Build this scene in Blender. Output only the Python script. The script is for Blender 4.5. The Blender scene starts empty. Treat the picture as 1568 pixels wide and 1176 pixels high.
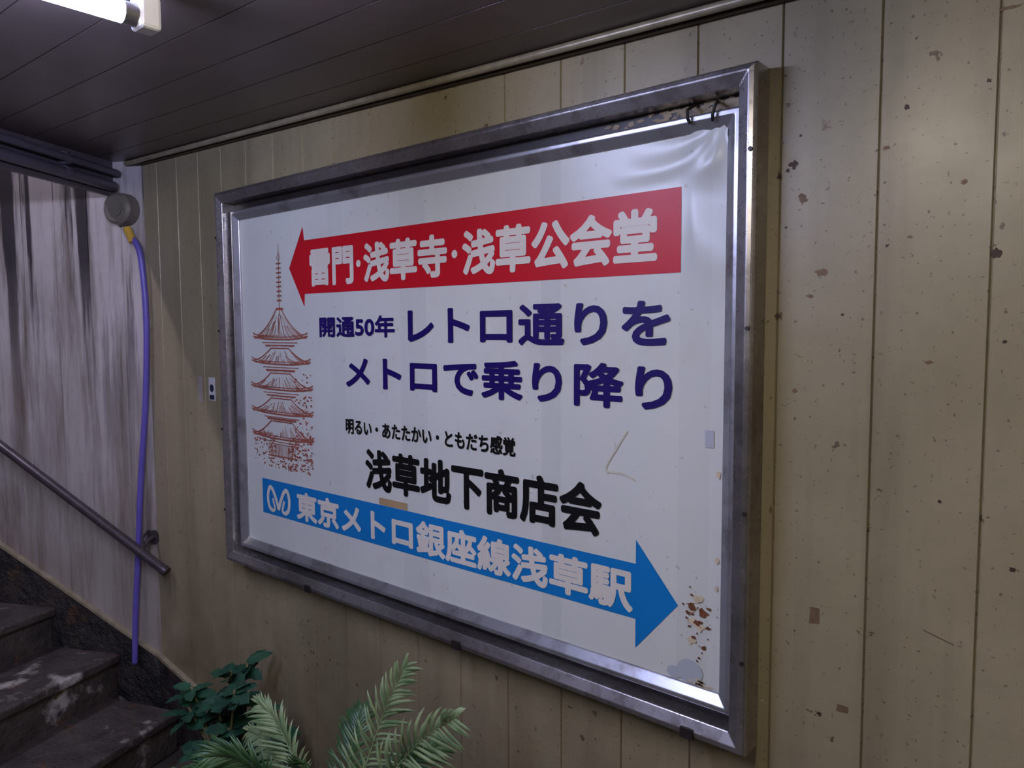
import bpy, bmesh, math, random
from mathutils import Vector, Matrix
random.seed(7)
S=bpy.context.scene
S.view_settings.view_transform='Standard'
S.view_settings.look='None'
H=1.52
# ---------------------------------------------------------------- helpers
def srgb(r,g,b):
    def f(c):
        c/=255.0
        return c/12.92 if c<=0.04045 else ((c+0.055)/1.055)**2.4
    return (f(r),f(g),f(b),1)
class NT:
    def __init__(s,name):
        s.m=bpy.data.materials.new(name); s.m.use_nodes=True
        s.t=s.m.node_tree; s.b=s.t.nodes["Principled BSDF"]
    def n(s,typ,**kw):
        x=s.t.nodes.new(typ)
        for k,v in kw.items(): setattr(x,k,v)
        return x
    def l(s,a,b): s.t.links.new(a,b)
    def coord(s,scale=(1,1,1),loc=(0,0,0)):
        tc=s.n("ShaderNodeTexCoord"); mp=s.n("ShaderNodeMapping")
        mp.inputs["Scale"].default_value=scale; mp.inputs["Location"].default_value=loc
        s.l(tc.outputs["Object"],mp.inputs["Vector"]); return mp.outputs["Vector"]
    def noise(s,scale=5,detail=4,rough=.55,vec=None,mscale=(1,1,1),loc=(0,0,0)):
        x=s.n("ShaderNodeTexNoise"); x.inputs["Scale"].default_value=scale
        x.inputs["Detail"].default_value=detail; x.inputs["Roughness"].default_value=rough
        s.l(vec or s.coord(mscale,loc),x.inputs["Vector"]); return x.outputs["Fac"]
    def ramp(s,fac,a,b,ca=(0,0,0,1),cb=(1,1,1,1)):
        x=s.n("ShaderNodeValToRGB"); e=x.color_ramp.elements
        e[0].position=a; e[1].position=b; e[0].color=ca; e[1].color=cb
        s.l(fac,x.inputs["Fac"]); return x.outputs["Color"]
    def mix(s,fac,a,b,mode='MIX'):
        x=s.n("ShaderNodeMix",data_type='RGBA',blend_type=mode)
        if isinstance(fac,(int,float)): x.inputs[0].default_value=fac
        else: s.l(fac,x.inputs[0])
        for v,i in ((a,6),(b,7)):
            if isinstance(v,tuple): x.inputs[i].default_value=v
            else: s.l(v,x.inputs[i])
        return x.outputs[2]
    def math(s,op,a,b=0.):
        x=s.n("ShaderNodeMath",operation=op)
        for v,i in ((a,0),(b,1)):
            if isinstance(v,(int,float)): x.inputs[i].default_value=v
            else: s.l(v,x.inputs[i])
        return x.outputs[0]
    def xyz(s):
        tc=s.n("ShaderNodeTexCoord"); sp=s.n("ShaderNodeSeparateXYZ"); s.l(tc.outputs["Object"],sp.inputs[0]); return sp.outputs
    def bump(s,h,strength=.2,dist=.01):
        x=s.n("ShaderNodeBump"); x.inputs["Strength"].default_value=strength; x.inputs["Distance"].default_value=dist
        s.l(h,x.inputs["Height"]); s.l(x.outputs[0],s.b.inputs["Normal"])
    def set(s,base=None,rough=None,metal=None,spec=None):
        for v,k in ((base,"Base Color"),(rough,"Roughness"),(metal,"Metallic"),(spec,"Specular IOR Level")):
            if v is None: continue
            if isinstance(v,(int,float,tuple)): s.b.inputs[k].default_value=v
            else: s.l(v,s.b.inputs[k])
        return s.m
def simple(name,col,rough=.5,metal=0.,var=.15,scale=12,spec=.5):
    t=NT(name); n=t.noise(scale,4)
    dark=tuple(c*(1-var) for c in col[:3])+(1,)
    lite=tuple(min(1,c*(1+var)) for c in col[:3])+(1,)
    t.set(base=t.mix(t.ramp(n,.3,.7),dark,lite),rough=rough,metal=metal,spec=spec)
    return t.m
def link(o,parent=None,mat=None):
    S.collection.objects.link(o)
    if parent: o.parent=parent
    if mat: o.data.materials.append(mat)
    return o
def meshobj(name,verts,faces,mat=None,parent=None,smooth=False):
    me=bpy.data.meshes.new(name); me.from_pydata([tuple(v) for v in verts],[],faces); me.update()
    o=bpy.data.objects.new(name,me)
    if smooth:
        for p in me.polygons: p.use_smooth=True
    return link(o,parent,mat)
def empty(name,loc=(0,0,0)):
    e=bpy.data.objects.new(name,None); e.empty_display_size=.1; e.location=loc; S.collection.objects.link(e); return e
class MB:
    """mesh accumulator"""
    def __init__(s): s.v=[]; s.f=[]
    def add(s,vs,fs):
        k=len(s.v); s.v+= [tuple(v) for v in vs]; s.f+=[tuple(i+k for i in f) for f in fs]
    def box(s,a,b):
        x0,y0,z0=a; x1,y1,z1=b
        s.hexa([(x0,y0,z0),(x1,y0,z0),(x1,y1,z0),(x0,y1,z0),(x0,y0,z1),(x1,y0,z1),(x1,y1,z1),(x0,y1,z1)])
    def hexa(s,p): s.add(p,[(0,3,2,1),(4,5,6,7),(0,1,5,4),(1,2,6,5),(2,3,7,6),(3,0,4,7)])
    def tube(s,pts,r,seg=14,cap=True):
        pts=[Vector(p) for p in pts]; n=len(pts); rings=[]
        rr=r if isinstance(r,(list,tuple)) else [r]*n
        up=Vector((0,0,1)); u=None
        for i,p in enumerate(pts):
            d=(pts[min(i+1,n-1)]-pts[max(i-1,0)]).normalized()
            if u is None:
                ref=up if abs(d.z)<.9 else Vector((1,0,0)); u=d.cross(ref).normalized()
            else: u=(u-d*u.dot(d)).normalized()
            w=d.cross(u)
            rings.append([p+(u*math.cos(2*math.pi*k/seg)+w*math.sin(2*math.pi*k/seg))*rr[i] for k in range(seg)])
        vs=[v for R in rings for v in R]; fs=[]
        for i in range(n-1):
            for k in range(seg):
                k2=(k+1)%seg; fs.append((i*seg+k,i*seg+k2,(i+1)*seg+k2,(i+1)*seg+k))
        if cap: fs.append(tuple(range(seg))[::-1]); fs.append(tuple((n-1)*seg+k for k in range(seg)))
        s.add(vs,fs)
    def obj(s,name,mat=None,parent=None,smooth=False,recalc=True):
        o=meshobj(name,s.v,s.f,mat,parent,smooth)
        if recalc:
            bm=bmesh.new(); bm.from_mesh(o.data); bmesh.ops.recalc_face_normals(bm,faces=bm.faces); bm.to_mesh(o.data); bm.free()
        return o
def bevel(o,w=.003,seg=2):
    m=o.modifiers.new("bevel","BEVEL"); m.width=w; m.segments=seg; m.limit_method='ANGLE'; return o
def autosmooth(o,ang=40):
    bm=bmesh.new(); bm.from_mesh(o.data)
    for f in bm.faces: f.smooth=True
    for e in bm.edges:
        if len(e.link_faces)==2 and e.calc_face_angle(0)>math.radians(ang): e.smooth=False
    bm.to_mesh(o.data); bm.free(); return o

# ---------------------------------------------------------------- camera
yaw,pitch,roll=math.radians(40.567),math.radians(4.181),math.radians(-.303)
fw=Vector((-math.sin(yaw)*math.cos(pitch),math.cos(yaw)*math.cos(pitch),-math.sin(pitch)))
r0=Vector((math.cos(yaw),math.sin(yaw),0)); u0=r0.cross(fw)
r1=r0*math.cos(roll)+u0*math.sin(roll); u1=-r0*math.sin(roll)+u0*math.cos(roll)
cam=bpy.data.cameras.new("camera"); cam.sensor_width=36; cam.lens=36*1141.1/1568; cam.clip_start=.02
co=bpy.data.objects.new("camera",cam); S.collection.objects.link(co)
M=Matrix((r1,u1,-fw)).transposed().to_4x4(); M.translation=Vector((0,-1.2,H)); co.matrix_world=M
S.camera=co

# ---------------------------------------------------------------- frames of reference
BX=-2.754
P0=Vector((BX,0,0)); DR=Vector((-.891,-.454,0)).normalized(); NN=Vector((.454,-.891,0)).normalized()
def SW(t,off,z): # stair wall coordinates
    return P0+DR*t+NN*off+Vector((0,0,z+H))
def ceil(x): return .5075-.0353*x+H

# ---------------------------------------------------------------- materials
def wall_paint(name,base,dark,streak=0.4):
    t=NT(name)
    big=t.noise(1.6,5,.6); fine=t.noise(30,6,.65)
    c=t.mix(t.ramp(big,.35,.7),base,dark)
    c=t.mix(t.math('MULTIPLY',t.ramp(fine,.45,.75),.25),c,tuple(x*.6 for x in base[:3])+(1,))
    st=t.noise(9,5,.6,mscale=(1.0,1.0,.07)); st=t.ramp(st,.52,.78)
    c=t.mix(t.math('MULTIPLY',st,streak),c,srgb(70,58,42))
    z=t.xyz()[2]
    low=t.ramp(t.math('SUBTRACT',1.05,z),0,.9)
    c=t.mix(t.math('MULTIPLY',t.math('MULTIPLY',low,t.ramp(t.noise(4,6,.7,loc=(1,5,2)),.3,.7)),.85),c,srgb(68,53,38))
    sp=t.noise(34,3,.6,loc=(3,1,2)); c=t.mix(t.math('MULTIPLY',t.ramp(sp,.675,.69),.75),c,srgb(66,44,30))
    sp=t.noise(22,5,.7,loc=(8,1,5)); c=t.mix(t.math('MULTIPLY',t.ramp(sp,.65,.69),.65),c,srgb(104,74,44))
    sp2=t.noise(110,3,.6); c=t.mix(t.math('MULTIPLY',t.ramp(sp2,.64,.675),.65),c,srgb(58,48,38))
    sc=t.noise(14,3,.5,mscale=(1.6,1.6,5.0),loc=(9,4,1)); c=t.mix(t.math('MULTIPLY',t.ramp(sc,.74,.76),.35),c,srgb(205,200,180))
    t.set(base=c,rough=t.ramp(t.noise(7,5),.2,.8,(.24,)*3+(1,),(.46,)*3+(1,)),spec=.5)
    t.bump(t.noise(4,3),.25,.01)
    return t
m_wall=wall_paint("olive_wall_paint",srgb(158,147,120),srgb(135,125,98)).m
t=NT("stained_white_wall")
c=t.mix(t.ramp(t.noise(2.2,5,.6),.3,.75),srgb(196,190,192),srgb(156,148,146))
st=t.noise(11,6,.7,mscale=(1,1,.09)); c=t.mix(t.math('MULTIPLY',t.ramp(st,.45,.66),.85),c,srgb(98,84,70))
st=t.noise(13,5,.65,mscale=(1,1,.05),loc=(5,2,0))
zz=t.xyz()[2]
up=t.ramp(t.math('MULTIPLY',t.math('SUBTRACT',zz,.95),1.2),0,1)
c=t.mix(t.math('MULTIPLY',t.math('MULTIPLY',t.ramp(st,.51,.58),up),.95),c,srgb(40,36,42))
low=t.ramp(t.math('SUBTRACT',1.55,zz),0,1)
c=t.mix(t.math('MULTIPLY',low,.5),c,srgb(108,94,78))
st=t.noise(8,6,.7,mscale=(1,1,.12),loc=(1,8,0)); c=t.mix(t.math('MULTIPLY',t.math('MULTIPLY',t.ramp(st,.52,.64),low),.85),c,srgb(80,56,38))
t.set(base=c,rough=.45); t.bump(t.noise(6,4),.3,.01); m_swall=t.m
t=NT("dark_ceiling_panel")
c=t.mix(t.ramp(t.noise(3,4),.3,.7),srgb(106,92,88),srgb(88,76,74))
t.set(base=c,rough=.36,spec=.5); t.bump(t.noise(2.5,3),.3,.01); m_ceil=t.m
t=NT("worn_stone_step")
c=t.mix(t.ramp(t.noise(7,7,.7),.35,.65),srgb(46,41,40),srgb(78,70,66))
c=t.mix(t.ramp(t.noise(5,6,.65,loc=(2,7,0)),.56,.66),c,srgb(172,166,162))
c=t.mix(t.ramp(t.noise(14,5,.6,loc=(4,4,4)),.60,.68),c,srgb(90,60,40))
t.set(base=c,rough=.5); t.bump(t.noise(18,6,.7),.8,.02); m_step=t.m
t=NT("black_stone_skirting")
c=t.mix(t.ramp(t.noise(10,6,.7),.4,.65),srgb(28,26,28),srgb(62,55,52))
c=t.mix(t.ramp(t.noise(8,4,.6,loc=(2,7,0)),.64,.72),c,srgb(78,54,40))
t.set(base=c,rough=.45); t.bump(t.noise(14,6,.7),1,.03); m_skirt=t.m
t=NT("brushed_steel")
g=t.noise(20,5,.7); g2=t.noise(3,3,.5)
c=t.mix(t.ramp(g2,.35,.7),srgb(200,196,198),srgb(146,140,140))
c=t.mix(t.math('MULTIPLY',t.ramp(g,.56,.70),.5),c,srgb(84,66,54))
t.set(base=c,rough=t.ramp(g,.3,.8,(.2,)*3+(1,),(.44,)*3+(1,)),metal=.88); t.bump(g2,.25,.01); m_steel=t.m
t=NT("tarnished_steel")
c=t.mix(t.ramp(t.noise(9,6,.7),.5,.75),srgb(176,176,182),srgb(98,88,82))
t.set(base=c,rough=.32,metal=.75); m_steel2=t.m
m_gap=simple("dark_frame_recess",srgb(34,29,30),.5,0,.4,20)
m_gray=simple("grey_plastic",srgb(104,98,92),.5)
m_rail=simple("painted_handrail",srgb(78,70,76),.35,.5,.2,30)
m_trim=simple("pale_trim",srgb(150,140,118),.35,.2,.25,25)
m_trimd=simple("brown_trim",srgb(76,60,48),.45,0,.2,25)
m_beam=simple("slate_beam",srgb(74,68,74),.4,0,.2,8)
m_hose=simple("violet_hose",srgb(98,86,172),.4,0,.08,20)
m_yel=simple("yellow_connector",srgb(200,160,60),.4)
m_white=simple("lamp_housing_white",srgb(225,225,225),.4,0,.03)
m_floor=simple("grimy_floor_tile",srgb(80,74,66),.4,0,.3,6)
t=NT("sign_vinyl")
X=t.xyz()[0]
c=t.mix(t.ramp(t.noise(2,4,.5),.3,.7),srgb(210,213,210),srgb(200,203,201))
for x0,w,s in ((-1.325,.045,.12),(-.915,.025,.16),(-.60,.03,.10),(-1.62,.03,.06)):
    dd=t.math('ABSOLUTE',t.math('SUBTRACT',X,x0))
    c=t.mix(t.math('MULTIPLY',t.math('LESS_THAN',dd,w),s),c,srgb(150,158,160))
c=t.mix(t.math('MULTIPLY',t.ramp(t.noise(70,3,.5),.70,.73),.4),c,srgb(140,120,95))
c=t.mix(t.math('MULTIPLY',t.ramp(t.noise(3.5,6,.7,loc=(3,3,8)),.55,.8),.35),c,srgb(176,168,150))
t.set(base=c,rough=.3,spec=.45); t.bump(t.noise(3.2,2),.15,.012); m_panel=t.m
def ink(name,col,rough=.4): return simple(name,col,rough,0,.05,3,.3)
m_red=ink("red_print",srgb(186,18,34)); m_blue=ink("blue_print",srgb(16,116,188)); m_navy=ink("indigo_print",srgb(27,12,92))
m_black=ink("black_print",srgb(14,14,17)); m_wtxt=ink("white_print",srgb(214,208,200)); m_pag=ink("pagoda_print",srgb(150,82,68))

# ---------------------------------------------------------------- grooved walls
def grooved(xs,x0,x1,z0,z1,xf,name,mat,thick=.08,w=.0022,d=.004):
    prof=[(x0,0)]
    for x in xs:
        prof+=[(x-w,0),(x-.0004,d),(x+.0004,d),(x+w,0)]
    prof+=[(x1,0),(x1,thick),(x0,thick)]
    n=len(prof); vs=[xf(a,b,z0) for a,b in prof]+[xf(a,b,z1) for a,b in prof]
    fs=[(i,(i+1)%n,n+(i+1)%n,n+i) for i in range(n)]+[tuple(range(n)),tuple(range(2*n-1,n-1,-1))]
    mb=MB(); mb.add(vs,fs); return mb.obj(name,mat)
gx=[]; x=-.0235+.1457*20
while x>BX+.03:
    if x<3: gx.append(x)
    x-=.1457
gx=sorted(gx)
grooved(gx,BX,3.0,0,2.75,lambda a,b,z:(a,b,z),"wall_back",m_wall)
grooved([.10+.1457*i for i in range(19)],0,2.9,0,4.2,lambda a,b,z:P0+DR*a-NN*b+Vector((0,0,z)),"wall_stairwell",m_swall)
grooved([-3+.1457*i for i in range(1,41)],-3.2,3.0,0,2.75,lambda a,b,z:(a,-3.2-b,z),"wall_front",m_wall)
mb=MB(); mb.box((3.0,-3.28,0),(3.08,.08,2.75)); mb.obj("wall_right",m_wall)
mb=MB(); mb.box((-3.4,-3.28,-.08),(3.08,.08,0)); mb.obj("floor",m_floor)
# ceiling (grooves run parallel to wall_back)
BD=Vector((.53,-.848,0)).normalized()
B0=SW(.123,0,0)
def xl(y): return B0.x+(BD.x/-BD.y)*(-(y-B0.y))
prof=[(0,0)]; y=-.125
while y>-3.2:
    prof+=[(y+.0015,0),(y+.0004,.004),(y-.0004,.004),(y-.0015,0)]; y-=.125
prof+=[(-3.2,0),(-3.2,.06),(0,.06)]
n=len(prof)
vs=[(xl(y),y,ceil(xl(y))+d) for y,d in prof]+[(3.0,y,ceil(3.0)+d) for y,d in prof]
mb=MB(); mb.add(vs,[(i,(i+1)%n,n+(i+1)%n,n+i) for i in range(n)]+[tuple(range(n)),tuple(range(2*n-1,n-1,-1))]); mb.obj("ceiling",m_ceil)
def sprism(mb,x0,x1,y0,y1,dz0,dz1):
    mb.hexa([(x0,y0,ceil(x0)+dz0),(x1,y0,ceil(x1)+dz0),(x1,y1,ceil(x1)+dz0),(x0,y1,ceil(x0)+dz0),
             (x0,y0,ceil(x0)+dz1),(x1,y0,ceil(x1)+dz1),(x1,y1,ceil(x1)+dz1),(x0,y1,ceil(x0)+dz1)])
mb=MB(); sprism(mb,BX+.02,3,-.014,0,-.014,0); bevel(mb.obj("trim_1",m_trimd),.002)
mb=MB(); sprism(mb,BX+.02,3,-.030,-.014,-.008,0); bevel(mb.obj("trim_2",m_trimd),.002)
mb=MB(); mb.tube([(BX-.05,-.036,ceil(BX)-.008),(3,-.036,ceil(3)-.008)],.008,12); autosmooth(mb.obj("trim_3",m_trim))
def sbox(mb,t0,t1,o0,o1,z0,z1):
    mb.hexa([SW(t0,o0,z0),SW(t1,o0,z0),SW(t1,o1,z0),SW(t0,o1,z0),SW(t0,o0,z1),SW(t1,o0,z1),SW(t1,o1,z1),SW(t0,o1,z1)])
# header over the stair mouth; unseen wall above it added to block light
mb=MB(); a=B0+DR*.0; b=B0+DR*.022; L=3.2
mb.hexa([a+Vector((0,0,.485)),b+Vector((0,0,.485)),b+BD*L+Vector((0,0,.485)),a+BD*L+Vector((0,0,.485)),
         a+Vector((0,0,2.3)),b+Vector((0,0,2.3)),b+BD*L+Vector((0,0,2.3)),a+BD*L+Vector((0,0,2.3))])
for v in range(len(mb.v)): mb.v[v]=(mb.v[v][0],mb.v[v][1],mb.v[v][2]+H)
for v in range(len(mb.v)): pass
beam=bevel(mb.obj("ceiling_beam_light_block",m_beam),.005) if B0.z<1 else None
if beam is None:
    mb.v=[(q[0],q[1],q[2]-H) for q in mb.v]; beam=bevel(mb.obj("ceiling_beam_light_block",m_beam),.005)
mb=MB(); sbox(mb,.2,2.9,0,3.3,2.2,2.28)
mb.obj("ceiling_stairwell",m_beam)
mb=MB(); sbox(mb,.0,2.9,2.6,2.68,-1.52,2.6); mb.obj("wall_left",m_swall)
# conduits along the beam
mb=MB()
q0=B0-DR*.022
mb.tube([q0+BD*.03+Vector((0,0,.515)),q0+BD*2.4+Vector((0,0,.535))],.018,14)
mb.tube([q0-DR*.01+BD*.02+Vector((0,0,.562)),q0-DR*.01+BD*2.4+Vector((0,0,.572))],.013,12)
for o in (.25,.8,1.4,2.1):
    for dz in (.515,.56): mb.tube([q0+BD*o+Vector((0,0,dz+.004)),q0+BD*(o+.018)+Vector((0,0,dz+.004))],.0215,14)
o=autosmooth(mb.obj("electrical_conduit",simple("conduit_paint",srgb(78,72,82),.4))); o.parent=beam

# ---------------------------------------------------------------- stairs
sd=Vector((.34,-.94,0)).normalized()
mb=MB()
rise=.155; tread=.285
for k in range(9):
    t0=-.10+tread*k; zt=-1.52+rise*(k+1)
    a=P0+DR*t0
    if t0<0: a=Vector((BX-t0*1.0+.03,0,0))
    b=P0+DR*(t0+tread+.30)
    L=2.35
    z0=H+zt-rise-(.12 if k else 0); z1=H+zt
    z0=max(z0,0)
    off=Vector((.003,-.012,0))
    A=a+off; B=b+off
    mb.hexa([Vector((A.x,A.y,z0)),Vector((B.x,B.y,z0)),B+sd*L+Vector((0,0,z0)),A+sd*L+Vector((0,0,z0)),
             Vector((A.x,A.y,z1-.035)),Vector((B.x,B.y,z1-.035)),B+sd*L+Vector((0,0,z1-.035)),A+sd*L+Vector((0,0,z1-.035))])
    A2=A-DR*.018
    if A2.y>-.012: A2.y=-.012
    mb.hexa([Vector((A2.x,A2.y,z1-.035)),Vector((B.x,B.y,z1-.035)),B+sd*L+Vector((0,0,z1-.035)),A2+sd*L+Vector((0,0,z1-.035)),
             Vector((A2.x,A2.y,z1)),Vector((B.x,B.y,z1)),B+sd*L+Vector((0,0,z1)),A2+sd*L+Vector((0,0,z1))])
bevel(mb.obj("stone_staircase",m_step),.010,3)
def strip(name,mat,za,zb,off0,off1):
    mb=MB(); ts=[-.001+.1*i for i in range(28)]
    for a,b in zip(ts[:-1],ts[1:]):
        mb.hexa([SW(a,off0,za(a)),SW(b,off0,za(b)),SW(b,off1,za(b)),SW(a,off1,za(a)),SW(a,off0,zb(a)),SW(b,off0,zb(b)),SW(b,off1,zb(b)),SW(a,off1,zb(a))])
    xs=[BX,BX+.08,BX+.16,BX+.24,BX+.30]
    f=lambda x,g: g(0)-(x-BX)*.14
    for a,b in zip(xs[:-1],xs[1:]):
        mb.hexa([(a,-off0,H+f(a,za)),(b,-off0,H+f(b,za)),(b,-off1,H+f(b,za)),(a,-off1,H+f(a,za)),(a,-off0,H+f(a,zb)),(b,-off0,H+f(b,zb)),(b,-off1,H+f(b,zb)),(a,-off1,H+f(a,zb))])
    return mb.obj(name,mat)
top=lambda t:-1.212+.535*t
strip("baseboard_stairwell",m_skirt,lambda t:top(t)-.26,lambda t:top(t),0,.014)
strip("trim_4",m_trim,lambda t:top(t),lambda t:top(t)+.012,0,.018)
mb=MB(); mb.box((BX+.3,-.012,0),(3.0,0,.09)); mb.obj("baseboard_back",m_skirt)

# ---------------------------------------------------------------- handrail
hr=empty("stair_handrail",SW(.3,.08,-.62))
def ch(o,p):
    o.parent=p; o.matrix_parent_inverse=Matrix.Translation(-p.location); return o
mb=MB(); mb.tube([SW(-.082,.075,-.850),SW(2.6,.08,-.850+2.682*.618)],.0165,18); ch(autosmooth(mb.obj("rail_pipe",m_rail)),hr)
mb=MB(); mb.tube([SW(-.095,.075,-.858),SW(-.082,.075,-.850)],[.0175,.0185],18); ch(autosmooth(mb.obj("end_cap",m_rail)),hr)
for i,tt in enumerate((.012,1.2,2.3)):
    zz=-.850+(tt+.082)*.618
    mb=MB(); mb.tube([SW(tt,.004,zz+.035),SW(tt,.035,zz+.03),SW(tt,.06,zz+.012),SW(tt,.07,zz)],.008,10)
    mb.tube([SW(tt,.0,zz+.035),SW(tt,.006,zz+.035)],.026,18)
    mb.tube([SW(tt+.02,.008,zz+.06),SW(tt+.01,.05,zz+.045),SW(tt-.012,.078,zz+.0)],.005,8)
    ch(autosmooth(mb.obj("bracket_%d"%(i+1),m_rail)),hr)

# ---------------------------------------------------------------- junction box and hose
jb=empty("junction_box",SW(.07,.03,.43))
mb=MB(); mb.tube([SW(.075,0,.435),SW(.075,.045,.435),SW(.075,.055,.435)],[.058,.056,.046],28); ch(autosmooth(mb.obj("round_housing",m_gray)),jb)
mb=MB(); mb.tube([SW(.075,.055,.435),SW(.075,.060,.435)],.03,20); ch(autosmooth(mb.obj("lid",m_gray)),jb)
hs=empty("violet_cable_hose",SW(.03,.02,-.3))
def bez(pts,nn=12):
    out=[]; P=[Vector(p) for p in pts]
    for i in range(len(P)-1):
        a=P[max(i-1,0)];b=P[i];c=P[i+1];d=P[min(i+2,len(P)-1)]
        for j in range(nn):
            s=j/nn; out.append(.5*((2*b)+(-a+c)*s+(2*a-5*b+4*c-d)*s*s+(-a+3*b-3*c+d)*s**3))
    out.append(P[-1]); return out
mb=MB(); mb.tube(bez([SW(.035,.028,.335),SW(.0,.028,.27),SW(-.012,.026,.05),SW(.01,.02,-.25),SW(.045,.02,-.55),SW(.072,.02,-.85),SW(.09,.022,-1.05),SW(.095,.03,-1.235)]),.0105,12)
ch(mb.obj("hose",m_hose,smooth=True),hs)
mb=MB(); mb.tube([SW(.052,.028,.368),SW(.028,.028,.318)],.0135,12); ch(autosmooth(mb.obj("yellow_fitting",m_yel)),hs)

# ---------------------------------------------------------------- fluorescent lamps
def emis(name,col,st):
    t=NT(name); t.b.inputs["Base Color"].default_value=col; t.b.inputs["Emission Color"].default_value=col; t.b.inputs["Emission Strength"].default_value=st; return t.m
def lamp(x,y0,y1,em,hw=.028):
    z=ceil(x)
    e=empty("fluorescent_lamp",(x,(y0+y1)/2,z-.03))
    mb=MB(); mb.box((x-hw,y1,z-.024),(x+hw,y0,z+.002)); ch(bevel(mb.obj("housing",m_white),.006),e)
    mb=MB()
    for ya,yb in ((y0,y0-.035),(y1+.035,y1)):
        mb.box((x-.02,yb,z-.072),(x+.02,ya,z-.02))
    ch(bevel(mb.obj("sockets",m_white),.006),e)
    mb=MB(); mb.tube([(x,y0-.03,z-.052),(x,y0-.055,z-.052)],.0175,18); mb.tube([(x,y1+.03,z-.052),(x,y1+.055,z-.052)],.0175,18); ch(autosmooth(mb.obj("tube_ends",simple("aluminium",srgb(190,190,190),.3,1))),e)
    mb=MB(); mb.tube([(x,y0-.055,z-.052),(x,y1+.055,z-.052)],.017,20); ch(mb.obj("tube",em,smooth=True),e)
lamp(-1.245,-.625,-1.85,emis("cool_tube",(.55,.61,1,1),138),.012)
lamp(-.42,-.62,-1.85,emis("warm_tube",(1,.91,.77,1),60))
lamp(1.6,-.9,-2.1,emis("warm_tube_b",(1,.94,.85,1),46))
e=empty("stairwell_lamp",SW(1.1,1.2,2.1))
mb=MB(); sbox(mb,1.07,1.13,.6,1.8,2.13,2.19); ch(bevel(mb.obj("housing",m_white),.006),e)
mb=MB(); mb.tube([SW(1.1,.62,2.11),SW(1.1,1.78,2.11)],.016,16); ch(mb.obj("tube",emis("stair_tube",(.86,.80,1,1),225),smooth=True),e)
w=bpy.data.worlds.new("world"); S.world=w; w.use_nodes=True
w.node_tree.nodes["Background"].inputs[0].default_value=(.5,.52,.6,1); w.node_tree.nodes["Background"].inputs[1].default_value=.1

# ---------------------------------------------------------------- SIGN
SG=empty("framed_wall_sign",(-1.31,0,H-.15))
FX0,FX1,FZ0,FZ1=-2.160,-.481,-.711,.4145
def ringframe(name,prof,mat,x0=FX0,x1=FX1,z0=FZ0,z1=FZ1):
    mb=MB(); vs=[]
    for cx,cz,sx,sz in ((x0,z0,1,1),(x1,z0,-1,1),(x1,z1,-1,-1),(x0,z1,1,-1)):
        for i,y in prof: vs.append((cx+sx*i,y,H+cz+sz*i))
    n=len(prof); fs=[]
    for c in range(4):
        d=(c+1)%4
        for i in range(n):
            j=(i+1)%n; fs.append((c*n+i,c*n+j,d*n+j,d*n+i))
    mb.add(vs,fs); o=mb.obj(name,mat); bevel(o,.0015,2); return ch(o,SG)
ringframe("outer_frame",[(0,0),(0,-.046),(.003,-.052),(.012,-.054),(.032,-.044),(.032,-.002),(.032,0)],m_steel)
IX0,IX1,IZ0,IZ1=-2.117,-.516,-.664,.359
ringframe("inner_frame",[(0,-.004),(0,-.022),(.003,-.026),(.011,-.026),(.029,-.014),(.029,-.004)],m_steel2,IX0,IX1,IZ0,IZ1)
mb=MB(); mb.box((FX0+.026,-.006,H+FZ0+.026),(FX1-.026,-.001,H+FZ1-.026)); ch(mb.obj("recessed_backing_board",m_gap),SG)
def blob(mb,x,z,rx,rz,y,nn=16,j=.35):
    c=[(x+rx*math.cos(a*2*math.pi/nn)*(1-j*random.random()),y,H+z+rz*math.sin(a*2*math.pi/nn)*(1-j*random.random())) for a in range(nn)]
    mb.add(c,[tuple(range(nn))])
mb=MB()
for x,z,dx in ((-.565,.372,.006),(-.605,.374,-.004)):
    mb.tube([(x,-.010,H+z+.005),(x+dx,-.032,H+z-.008),(x+dx*.5,-.034,H+z-.022),(x,-.028,H+z-.03)],.0028,8)
for x in (-.585,-1.15,-1.72):
    mb.box((x-.012,-.057,H-.712),(x+.012,-.045,H-.694))
for z in (.28,.0,-.3,-.55):
    mb.tube([(-2.153,-.0515,H+z),(-2.153,-.056,H+z)],.0035,10); mb.tube([(-.488,-.0515,H+z),(-.488,-.056,H+z)],.0035,10)
ch(autosmooth(mb.obj("frame_latches_and_screws",m_gap)),SG)
mb=MB()
for _ in range(100):
    x=-.516-abs(random.gauss(0,.10)); blob(mb,x,random.uniform(.362,.380),random.uniform(.003,.010),random.uniform(.002,.006),-.0066-random.random()*.001)
ch(mb.obj("flaking_paint",simple("flaky_paint",srgb(140,126,106),.7,0,.4,60),recalc=False),SG)
PX0,PX1,PZ0,PZ1=-2.091,-.543,-.640,.340
nx,nz=220,140; vs=[]; fs=[]
def sst(a): a=max(0,min(1,a)); return a*a*(3-2*a)
for j in range(nz+1):
    for i in range(nx+1):
        x=PX0+(PX1-PX0)*i/nx; z=PZ0+(PZ1-PZ0)*j/nz
        d=0
        a=sst((x+.80)/.12)*sst((z-.252)/.03)
        rr=math.hypot(x+.5555,(z-.34)*1.3); th=math.atan2(.34-z,-.5555-x+1e-6)
        d+=a*(.0018*(1+math.sin(th*9+rr*22)))
        b=sst((x+.622)/.02)*sst((z-.0)/.12); d+=b*.0018*(1+math.sin(z*30+x*26))
        d+=.006*math.exp(-((x+.585)**2+(z-.275)**2)/.0012)
        vs.append((x,-.010-d*(1 if z>-.02 else 0),H+z))
for j in range(nz):
    for i in range(nx):
        k=j*(nx+1)+i; fs.append((k,k+1,k+nx+2,k+nx+1))
o=meshobj("white_panel",vs,fs,m_panel,smooth=True); ch(o,SG)
Y=-.0108
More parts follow.
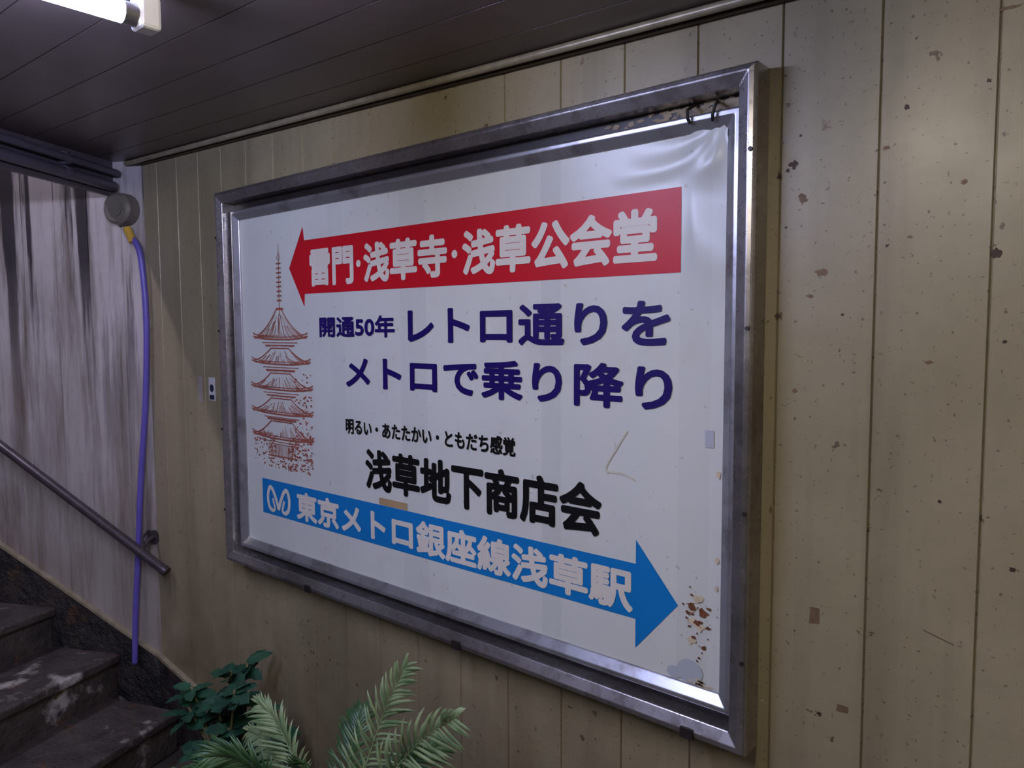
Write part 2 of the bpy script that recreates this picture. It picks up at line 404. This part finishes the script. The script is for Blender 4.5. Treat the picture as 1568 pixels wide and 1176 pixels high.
def flat(name,poly,mat,y=Y):
    o=meshobj(name,[(x,y,H+z) for x,z in poly],[tuple(range(len(poly)))],mat)
    bm=bmesh.new(); bm.from_mesh(o.data)
    for f in bm.faces:
        if f.normal.y>0: f.normal_flip()
    bmesh.ops.triangulate(bm,faces=bm.faces); bm.to_mesh(o.data); bm.free()
    return ch(o,SG)
flat("red_arrow",[(-1.834,.173),(-1.765,.282),(-1.759,.2445),(-.629,.2455),(-.629,.098),(-1.762,.100),(-1.765,.065)],m_red)
flat("blue_arrow",[(-2.005,-.439),(-.715,-.439),(-.715,-.393),(-.627,-.498),(-.715,-.601),(-.715,-.545),(-2.005,-.543)],m_blue)
def text(name,body,x0,x1,z0,z1,mat,b,y=-.0116,par=None):
    cu=bpy.data.curves.new(name,"FONT"); cu.body=body; cu.resolution_u=4
    o=bpy.data.objects.new(name+"_c",cu); S.collection.objects.link(o)
    bpy.context.view_layer.update()
    dg=bpy.context.evaluated_depsgraph_get(); me=bpy.data.meshes.new_from_object(o.evaluated_get(dg))
    V=[v.co.copy() for v in me.vertices]; F=[tuple(p.vertices) for p in me.polygons]
    mnx=min(v.x for v in V); mxx=max(v.x for v in V); mnz=min(v.y for v in V); mxz=max(v.y for v in V)
    sx=(x1-x0-2*b)/(mxx-mnx); sz=(z1-z0-2*b)/(mxz-mnz)
    base=[(x0+b+(v.x-mnx)*sx, z0+b+(v.y-mnz)*sz) for v in V]
    mb=MB(); K=[(0,0)]+[(b*math.cos(a*math.pi/5),b*math.sin(a*math.pi/5)) for a in range(10)] if b>0 else [(0,0)]
    for i,(dx,dz) in enumerate(K):
        mb.add([(px+dx,y-.00004*i,H+pz+dz) for px,pz in base],F)
    bpy.data.objects.remove(o)
    q=mb.obj(name,mat,recalc=False)
    return ch(q,SG)
Z0,Z1=.118,.217
text("red_text_a","雷門",-1.735,-1.545,Z0,Z1,m_wtxt,.0038)
text("red_text_b","浅草寺",-1.505,-1.207,Z0,Z1,m_wtxt,.0040)
text("red_text_c","浅草公会堂",-1.160,-.675,Z0,Z1,m_wtxt,.0040)
def disc(name,x,z,r,mat): return flat(name,[(x+r*math.cos(a*math.pi/12),z+r*math.sin(a*math.pi/12)) for a in range(24)],mat,-.0116)
disc("dot_a",-1.525,.168,.009,m_wtxt); disc("dot_b",-1.184,.168,.009,m_wtxt)
text("line_small","開通50年",-1.697,-1.390,-.018,.037,m_navy,.0020)
text("line_first","レトロ通りを",-1.343,-.647,-.033,.052,m_navy,.0031)
text("line_second","メトロで乗り降り",-1.586,-.642,-.150,-.064,m_navy,.0030)
text("line_tagline","明るい・あたたかい・ともだち感覚",-1.591,-1.009,-.269,-.228,m_black,.0012)
text("line_black","浅草地下商店会",-1.513,-.791,-.404,-.299,m_black,.0040)
text("blue_text","東京メトロ銀座線浅草駅",-1.827,-.720,-.536,-.453,m_wtxt,.0033)
def ribbon(mb,pts,w,y=-.0117,closed=False):
    P=[Vector((a,b)) for a,b in pts]; n=len(P); L=[];R=[]
    for i,p in enumerate(P):
        a=P[(i-1)%n] if closed else P[max(i-1,0)]; b=P[(i+1)%n] if closed else P[min(i+1,n-1)]
        d=(b-a); d=d.normalized() if d.length>1e-9 else Vector((1,0)); nrm=Vector((-d.y,d.x))
        ww=w[i] if isinstance(w,list) else w
        L.append(p+nrm*ww/2); R.append(p-nrm*ww/2)
    k=n if closed else n-1
    for i in range(k):
        j=(i+1)%n
        mb.add([(q.x,y,H+q.y) for q in (R[i],R[j],L[j],L[i])],[(0,1,2,3)])
def spl(pts,nn=10):
    return [(v.x,v.y) for v in bez([(a,b,0) for a,b in pts],nn)]
mb=MB(); cx,cz=-1.919,-.497
loop=[(-.030,-.034),(-.050,-.022),(-.056,.008),(-.046,.034),(-.030,.030),(-.012,.002),(.0,-.026)]
ribbon(mb,spl([(cx+a,cz+b) for a,b in loop]),.0125,-.0117)
ribbon(mb,spl([(cx-a,cz+b) for a,b in loop]),.0125,-.0119)
ribbon(mb,spl([(cx-.030,cz-.034),(cx-.020,cz-.026),(cx-.026,cz-.006),(cx-.030,cz+.004)]),.009,-.01195)
ribbon(mb,spl([(cx+.030,cz-.034),(cx+.020,cz-.026),(cx+.026,cz-.006),(cx+.030,cz+.004)]),.009,-.01195)
ch(mb.obj("emblem",m_wtxt,recalc=False),SG)
# pagoda drawing
mb=MB(); cx=-1.892
def R(pts,w=.0022): ribbon(mb,pts,w,-.0115-random.random()*.0003)
R([(cx+.006,.245),(cx+.004,.045)],.0022)
for z in [.19-.013*i for i in range(9)]: R([(cx-.007,z),(cx+.017,z)],.004)
R([(cx-.004,.205),(cx+.005,.222),(cx+.015,.205),(cx+.005,.198),(cx-.004,.205)],.002)
R([(cx-.012,.062),(cx+.022,.062)],.006)
tiers=[(-.022,.062,.139,.012),(-.093,-.050,.150,.045),(-.167,-.122,.158,.05),(-.238,-.195,.158,.052),(-.310,-.262,.158,.055)]
for k,(ze,zt,hw,tw) in enumerate(tiers):
    def edge(s,f):
        return (cx+s*(tw+(hw-tw)*f), zt+(ze+.006-zt)*(1-(1-f)**1.9)+(.010*max(0,f-.8)/.2))
    for s in (-1,1): R([edge(s,i/10) for i in range(11)],.0032)
    R([edge(-1,0),edge(1,0)],.003)
    eave=[(cx+hw*(i/12-1), 0) for i in range(25)]
    R([(x,ze+.010*abs((x-cx)/hw)**3-.003) for x,_ in eave],.004)
    R([(x,ze+.010*abs((x-cx)/hw)**3+.004) for x,_ in eave],.0016)
    for i in range(-16,17):
        f=i/16
        if random.random()<.18: continue
        xt=cx+f*tw; xe=cx+f*hw*.97
        ln=random.uniform(.25,.9); R([(xe+(xt-xe)*ln,ze+(zt-ze)*ln**1.7),(xe+(xt-xe)*.3,ze+(zt-ze)*.12),(xe,ze)],random.choice([.0014,.0022]))
    zb=(tiers[k+1][1] if k<4 else -.372)
    for q,wd in ((.012,.10),(.019,.082)): R([(cx-wd*.9,ze-q),(cx+wd*.9,ze-q)],.002)
    for i in range(-9,10):
        if random.random()<.25: continue
        R([(cx+i*.0075,ze-.022),(cx+i*.0070,zb+.004)],random.choice([.0014,.003]))
    R([(cx-.075,zb+.008),(cx+.075,zb+.008)],.003)
for _ in range(420):
    zz=random.uniform(-.40,-.30) if random.random()<.8 else random.uniform(-.3,-.12)
    side=random.choice((-1,1,1)); x=cx+side*random.uniform(.03,.15) if zz<-.3 else cx+random.uniform(.07,.15)
    if zz<-.37 and random.random()<.4: x=cx+random.uniform(-.06,.06)
    r=random.uniform(.0015,.004)
    R([(x-r,zz-r*.4),(x,zz+r*.5),(x+r,zz-r*.2)],r*1.1)
ch(mb.obj("pagoda_drawing",m_pag,recalc=False),SG)
# marks on the vinyl
m_rust=simple("rust_stain",srgb(104,60,34),.7,0,.4,60); m_rust2=simple("pale_rust",srgb(200,184,158),.6,0,.12,40)
m_tape=simple("grey_tape",srgb(172,178,190),.4,0,.05); m_btape=simple("brown_tape",srgb(170,142,108),.5,0,.1)
m_crease=simple("tape_yellowing",srgb(200,195,180),.3,0,.05)
def rag(mb,x,z,r,y,st=(1,1)):
    n=14; mb.add([(x+r*st[0]*math.cos(a*2*math.pi/n)*random.uniform(.35,1),y,H+z+r*st[1]*math.sin(a*2*math.pi/n)*random.uniform(.35,1)) for a in range(n)],[tuple(range(n))])
mb=MB()
for x,z,r in ((-.600,-.492,.012),(-.578,-.500,.013),(-.588,-.520,.010),(-.568,-.525,.007),(-.595,-.548,.007),(-.575,-.562,.008),(-.607,-.505,.006),(-.566,-.490,.005),(-.584,-.583,.004),(-.603,-.53,.004),(-.600,-.472,.004)):
    rag(mb,x,z,r,-.0118-random.random()*.0002,(1.0,.75))
    for _ in range(3): rag(mb,x+random.gauss(0,.012),z+random.gauss(0,.012),random.uniform(.001,.003),-.0119)
ch(mb.obj("rust_stains",m_rust,recalc=False),SG)
mb=MB()
for _ in range(5): rag(mb,-.585+random.gauss(0,.014),-.520+random.gauss(0,.025),.012,-.0116-random.random()*.0001)
ch(mb.obj("pale_rust_halo",m_rust2,recalc=False),SG)
mb=MB(); blob(mb,-.602,-.612,.026,.022,-.0116,24,.06); blob(mb,-.632,-.622,.016,.012,-.01165,20,.1); ch(mb.obj("blue_grey_patch",m_tape,recalc=False),SG)
mb=MB(); mb.add([(-.578,-.0116,H-.205),(-.562,-.0116,H-.205),(-.562,-.0116,H-.175),(-.578,-.0116,H-.175)],[(0,1,2,3)]); ch(mb.obj("grey_tape_piece",m_tape,recalc=False),SG)
mb=MB(); mb.add([(-1.46,-.0117,H-.437),(-1.355,-.0117,H-.437),(-1.355,-.0117,H-.420),(-1.46,-.0117,H-.420)],[(0,1,2,3)]); ch(mb.obj("brown_tape_piece",m_btape,recalc=False),SG)
mb=MB(); ribbon(mb,spl([(-.735,-.19),(-.758,-.225),(-.782,-.268),(-.745,-.272),(-.715,-.282)]),.004,-.0116); ch(mb.obj("tape_residue",m_crease,recalc=False),SG)
mb=MB()
for _ in range(12): rag(mb,random.uniform(-.60,-.56),-.630+random.gauss(0,.003),.008,-.0117,(1,.4))
for z in (-.25,-.4,-.45): rag(mb,-.553,z,.010,-.0117,(.5,1))
ch(mb.obj("edge_rust",m_rust2,recalc=False),SG)

# ---------------------------------------------------------------- marks on the wall
W=bpy.data.objects["wall_back"]
def wm(name,fn,mat):
    mb=MB(); fn(mb); o=mb.obj(name,mat,recalc=False); o.parent=W
def f(mb):
    for x,z,r in ((-.440,.257,.009),(-.449,.249,.005),(-.462,.243,.006),(-.165,.10,.009),(-.28,.315,.005),(-.30,.12,.004),(-.46,.02,.006),(-.45,.16,.003),(-.15,-.02,.004),(-.1,.22,.004),(-.38,-.62,.005),(-.43,.30,.003),(-.36,.02,.003),(-.22,-.25,.004),(-.18,.33,.004),(-.13,-.33,.005)):
        rag(mb,x,z,r,-.0006)
wm("dark_paint_chips",f,simple("chip_brown",srgb(60,38,26),.6,0,.3,60))
def f(mb):
    for x,z,r,s in ((-.424,.203,.012,(.8,1)),(-.392,.085,.017,(1,.45)),(-.43,-.10,.006,(1,1)),(-.16,.42,.02,(1,.15)),(-.27,.13,.006,(1,.5)),(-.305,.262,.008,(1,.6)),(-.205,.20,.006,(1,1)),(-.41,.05,.009,(1,.5)),(-.465,-.30,.006,(.6,1.5)),(-.455,.02,.006,(.6,1.8)),(-.10,.05,.012,(1,.5)),(-.24,-.05,.008,(1,.5)),(-.12,-.62,.007,(1,1))):
        rag(mb,x,z,r,-.0005,s)
wm("grey_scuffs",f,simple("scuff",srgb(112,88,58),.6,0,.3,60))
def f(mb):
    for x,z,w_,h_ in ((-.391,-.461,.008,.014),(-.345,-.60,.009,.006)):
        mb.add([(x-w_,-.0006,H+z-h_),(x+w_,-.0006,H+z-h_*.8),(x+w_,-.0006,H+z+h_),(x-w_*.8,-.0006,H+z+h_)],[(0,1,2,3)])
    ribbon(mb,[(-.235,-.443),(-.195,-.455)],.002,-.0006)
wm("tape_scraps",f,simple("old_tape",srgb(104,84,60),.6,0,.2,60))
def f(mb):
    for x0 in (-1.80,-1.76,-1.70,-1.83):
        for k in range(4): rag(mb,x0+random.gauss(0,.012),-.84-k*.04+random.gauss(0,.015),random.uniform(.004,.009),-.0005-random.random()*.0002,(.6,1))
wm("rust_drips",f,simple("rust_drip",srgb(92,66,42),.6,0,.3,60))
st=empty("small_wall_stickers",(-2.35,0,H-.19))
mb=MB(); mb.box((-2.400,-.001,H-.235),(-2.376,0,H-.150)); ch(mb.obj("pale_sticker",simple("pale_sticker",srgb(150,142,145),.5)),st)
mb=MB(); mb.box((-2.330,-.001,H-.225),(-2.290,0,H-.150)); ch(mb.obj("white_sticker",simple("sticker_white",srgb(200,200,205),.5)),st)
mb=MB(); blob(mb,-2.31,-.185,.013,.013,-.0015,16,.05); mb.add([(-2.325,-.0015,H-.222),(-2.295,-.0015,H-.222),(-2.295,-.0015,H-.207),(-2.325,-.0015,H-.207)],[(0,1,2,3)]); ch(mb.obj("sticker_print",simple("sticker_ink",srgb(30,34,60),.5),recalc=False),st)

# ---------------------------------------------------------------- plants
def leafmat(name,a,b,r=.45,spec=.5):
    t=NT(name); c=t.mix(t.ramp(t.noise(22,3),.35,.65),a,b); t.set(base=c,rough=r,spec=spec); return t.m
m_palm=leafmat("palm_leaf_green",srgb(92,118,80),srgb(140,156,114))
m_palm2=leafmat("palm_leaf_dark",srgb(38,70,40),srgb(66,98,58))
m_dark=leafmat("dark_leaf_green",srgb(18,50,38),srgb(32,72,50),.65,.2)
m_stem=simple("plant_stem",srgb(96,92,60),.6)
m_pot=simple("brown_plastic_pot",srgb(84,58,44),.5); m_soil=simple("soil",srgb(40,30,24),.9,0,.4,60)
def pot(par,x,y,h,r):
    mb=MB(); mb.tube([(x,y,.001),(x,y,h-.03),(x,y,h-.03),(x,y,h)],[r*.75,r*.97,r*1.06,r*1.08],32); o=autosmooth(mb.obj("pot",m_pot)); ch(o,par)
    mb=MB(); mb.tube([(x,y,h-.005),(x,y,h+.004)],[r*.98,r*.9],28); ch(mb.obj("soil",m_soil),par)
def frond(mb,base,tip,sag,width,n=26,droop=.35,side=None,lw=.0036):
    base=Vector(base); tip=Vector(tip); mid=(base+tip)/2+Vector((0,0,sag))
    def C(s): return base*(1-s)**2+mid*2*s*(1-s)+tip*s*s
    pts=[C(i/20) for i in range(21)]; mb.tube(pts,[.0035*(1-.75*i/20) for i in range(21)],6)
    for i in range(n):
        s=.14+.86*i/(n-1); p=C(s); d=(C(min(1,s+.02))-C(s-.02)).normalized()
        sd_=d.cross(side or Vector((0,0,1))); sd_=sd_.normalized() if sd_.length>1e-4 else Vector((1,0,0))
        nn=sd_.cross(d).normalized()
        L=width*(math.sin(math.pi*min(1,.14+s*.76))**.7)*random.uniform(.85,1.1)
        for sg in (-1,1):
            ang=math.radians(58-36*s+random.uniform(-7,7))
            ld=(d*math.cos(ang)+sd_*sg*math.sin(ang)+nn*random.uniform(-.12,.2)).normalized()
            q=ld.cross(nn).normalized(); w=lw*random.uniform(.85,1.2)
            ring=[]
            for k,(f_,ww) in enumerate(((0,.4),(.2,1),(.5,.95),(.8,.6),(1,.04))):
                c=p+ld*L*f_+nn*(.10*L*math.sin(math.pi*f_))-Vector((0,0,droop*L*f_*f_))
                ring+=[c-q*w*ww-nn*.0018*ww,c+nn*.0012*ww,c+q*w*ww-nn*.0018*ww]
            fs=[]
            for k in range(4):
                for c_ in range(2): a=k*3+c_; fs.append((a,a+1,a+4,a+3))
            mb.add(ring,fs)
pl=empty("potted_palm",(-1.2,-.36,.3))
pot(pl,-1.2,-.36,.30,.13)
cb=Vector((-1.2,-.36,H-1.13))
mb=MB(); mb.tube([(-1.2,-.36,.30),(-1.205,-.36,.40),cb+Vector((0,0,.03))],[.022,.018,.012],12); ch(autosmooth(mb.obj("stem",m_stem)),pl)
side=Vector((.25,-1,.25)).normalized()
mb=MB()
tips=[((-1.035,-.30,H-.63),.10,.100,.0036),((-.850,-.36,H-.645),.13,.115,.0040),((-1.43,-.37,H-.81),.15,.100,.0036),((-.88,-.52,H-.78),.14,.11,.0036),((-1.55,-.33,H-.93),.15,.10,.0036)]
for tp,sg,wd,lw in tips: frond(mb,cb,tp,sg,wd,32,.3,side,lw)
ch(mb.obj("pale_fronds",m_palm,smooth=True,recalc=False),pl)
mb=MB()
tips=[((-1.54,-.56,H-.94),.16,.10),((-1.18,-.62,H-.82),.16,.10),((-1.36,-.52,H-.83),.16,.11),((-.98,-.58,H-.77),.14,.10),((-1.66,-.42,H-1.02),.17,.10),((-1.05,-.22,H-.83),.1,.10),((-1.28,-.22,H-.83),.1,.10),((-1.48,-.46,H-.89),.17,.11),((-.92,-.32,H-.82),.14,.1),((-1.1,-.48,H-.76),.13,.10)]
for tp,sg,wd in tips: frond(mb,cb,tp,sg,wd,28,.35,side,.0036)
ch(mb.obj("dark_fronds",m_palm2,smooth=True,recalc=False),pl)
bl=empty("potted_leafy_plant",(-1.88,-.22,.15)); pot(bl,-1.88,-.22,.22,.105)
mb=MB(); sm=MB()
def leaf(mb,p,d,nrm,L,Wd):
    d=d.normalized(); q=d.cross(nrm).normalized(); nrm=q.cross(d)
    vs=[];prof_=((0,.05),(.12,.55),(.22,.95),(.34,.78),(.48,1.05),(.62,.78),(.75,.85),(.88,.42),(1,.03))
    for f_,ww in prof_:
        c=p+d*L*f_-nrm*.22*L*f_*f_; e=Wd*ww
        vs+=[c-q*e+nrm*e*.25,c,c+q*e+nrm*e*.25]
    fs=[]
    for k in range(len(prof_)-1):
        for c_ in range(2): a=k*3+c_; fs.append((a,a+1,a+4,a+3))
    mb.add(vs,fs)
b0=Vector((-1.88,-.22,.22))
for k in range(20):
    a=random.uniform(0,2*math.pi); rr=random.uniform(.03,.17); hh=random.uniform(.14,.35)
    tp=b0+Vector((math.cos(a)*rr,math.sin(a)*rr*.75,hh))
    if k==0: tp=Vector((-1.95,-.16,H-.965))
    if k==1: tp=Vector((-1.86,-.20,H-1.0))
    P_=[b0,(b0+tp)/2+Vector((0,0,.03)),tp]; sm.tube(bez(P_,6),.0035,6)
    for j in range(8):
        b=j*2*math.pi/8+random.uniform(-.3,.3)
        d=Vector((math.cos(b),math.sin(b),random.uniform(-.1,.6)))
        leaf(mb,tp-Vector((0,0,random.uniform(0,.04))),d,Vector((0,0,1))+Vector((random.uniform(-.3,.3),-.5,0)),random.uniform(.05,.075),random.uniform(.016,.024))
ch(mb.obj("leaves",m_dark,smooth=True,recalc=False),bl); ch(sm.obj("stems",m_stem,smooth=True),bl)
print("done")
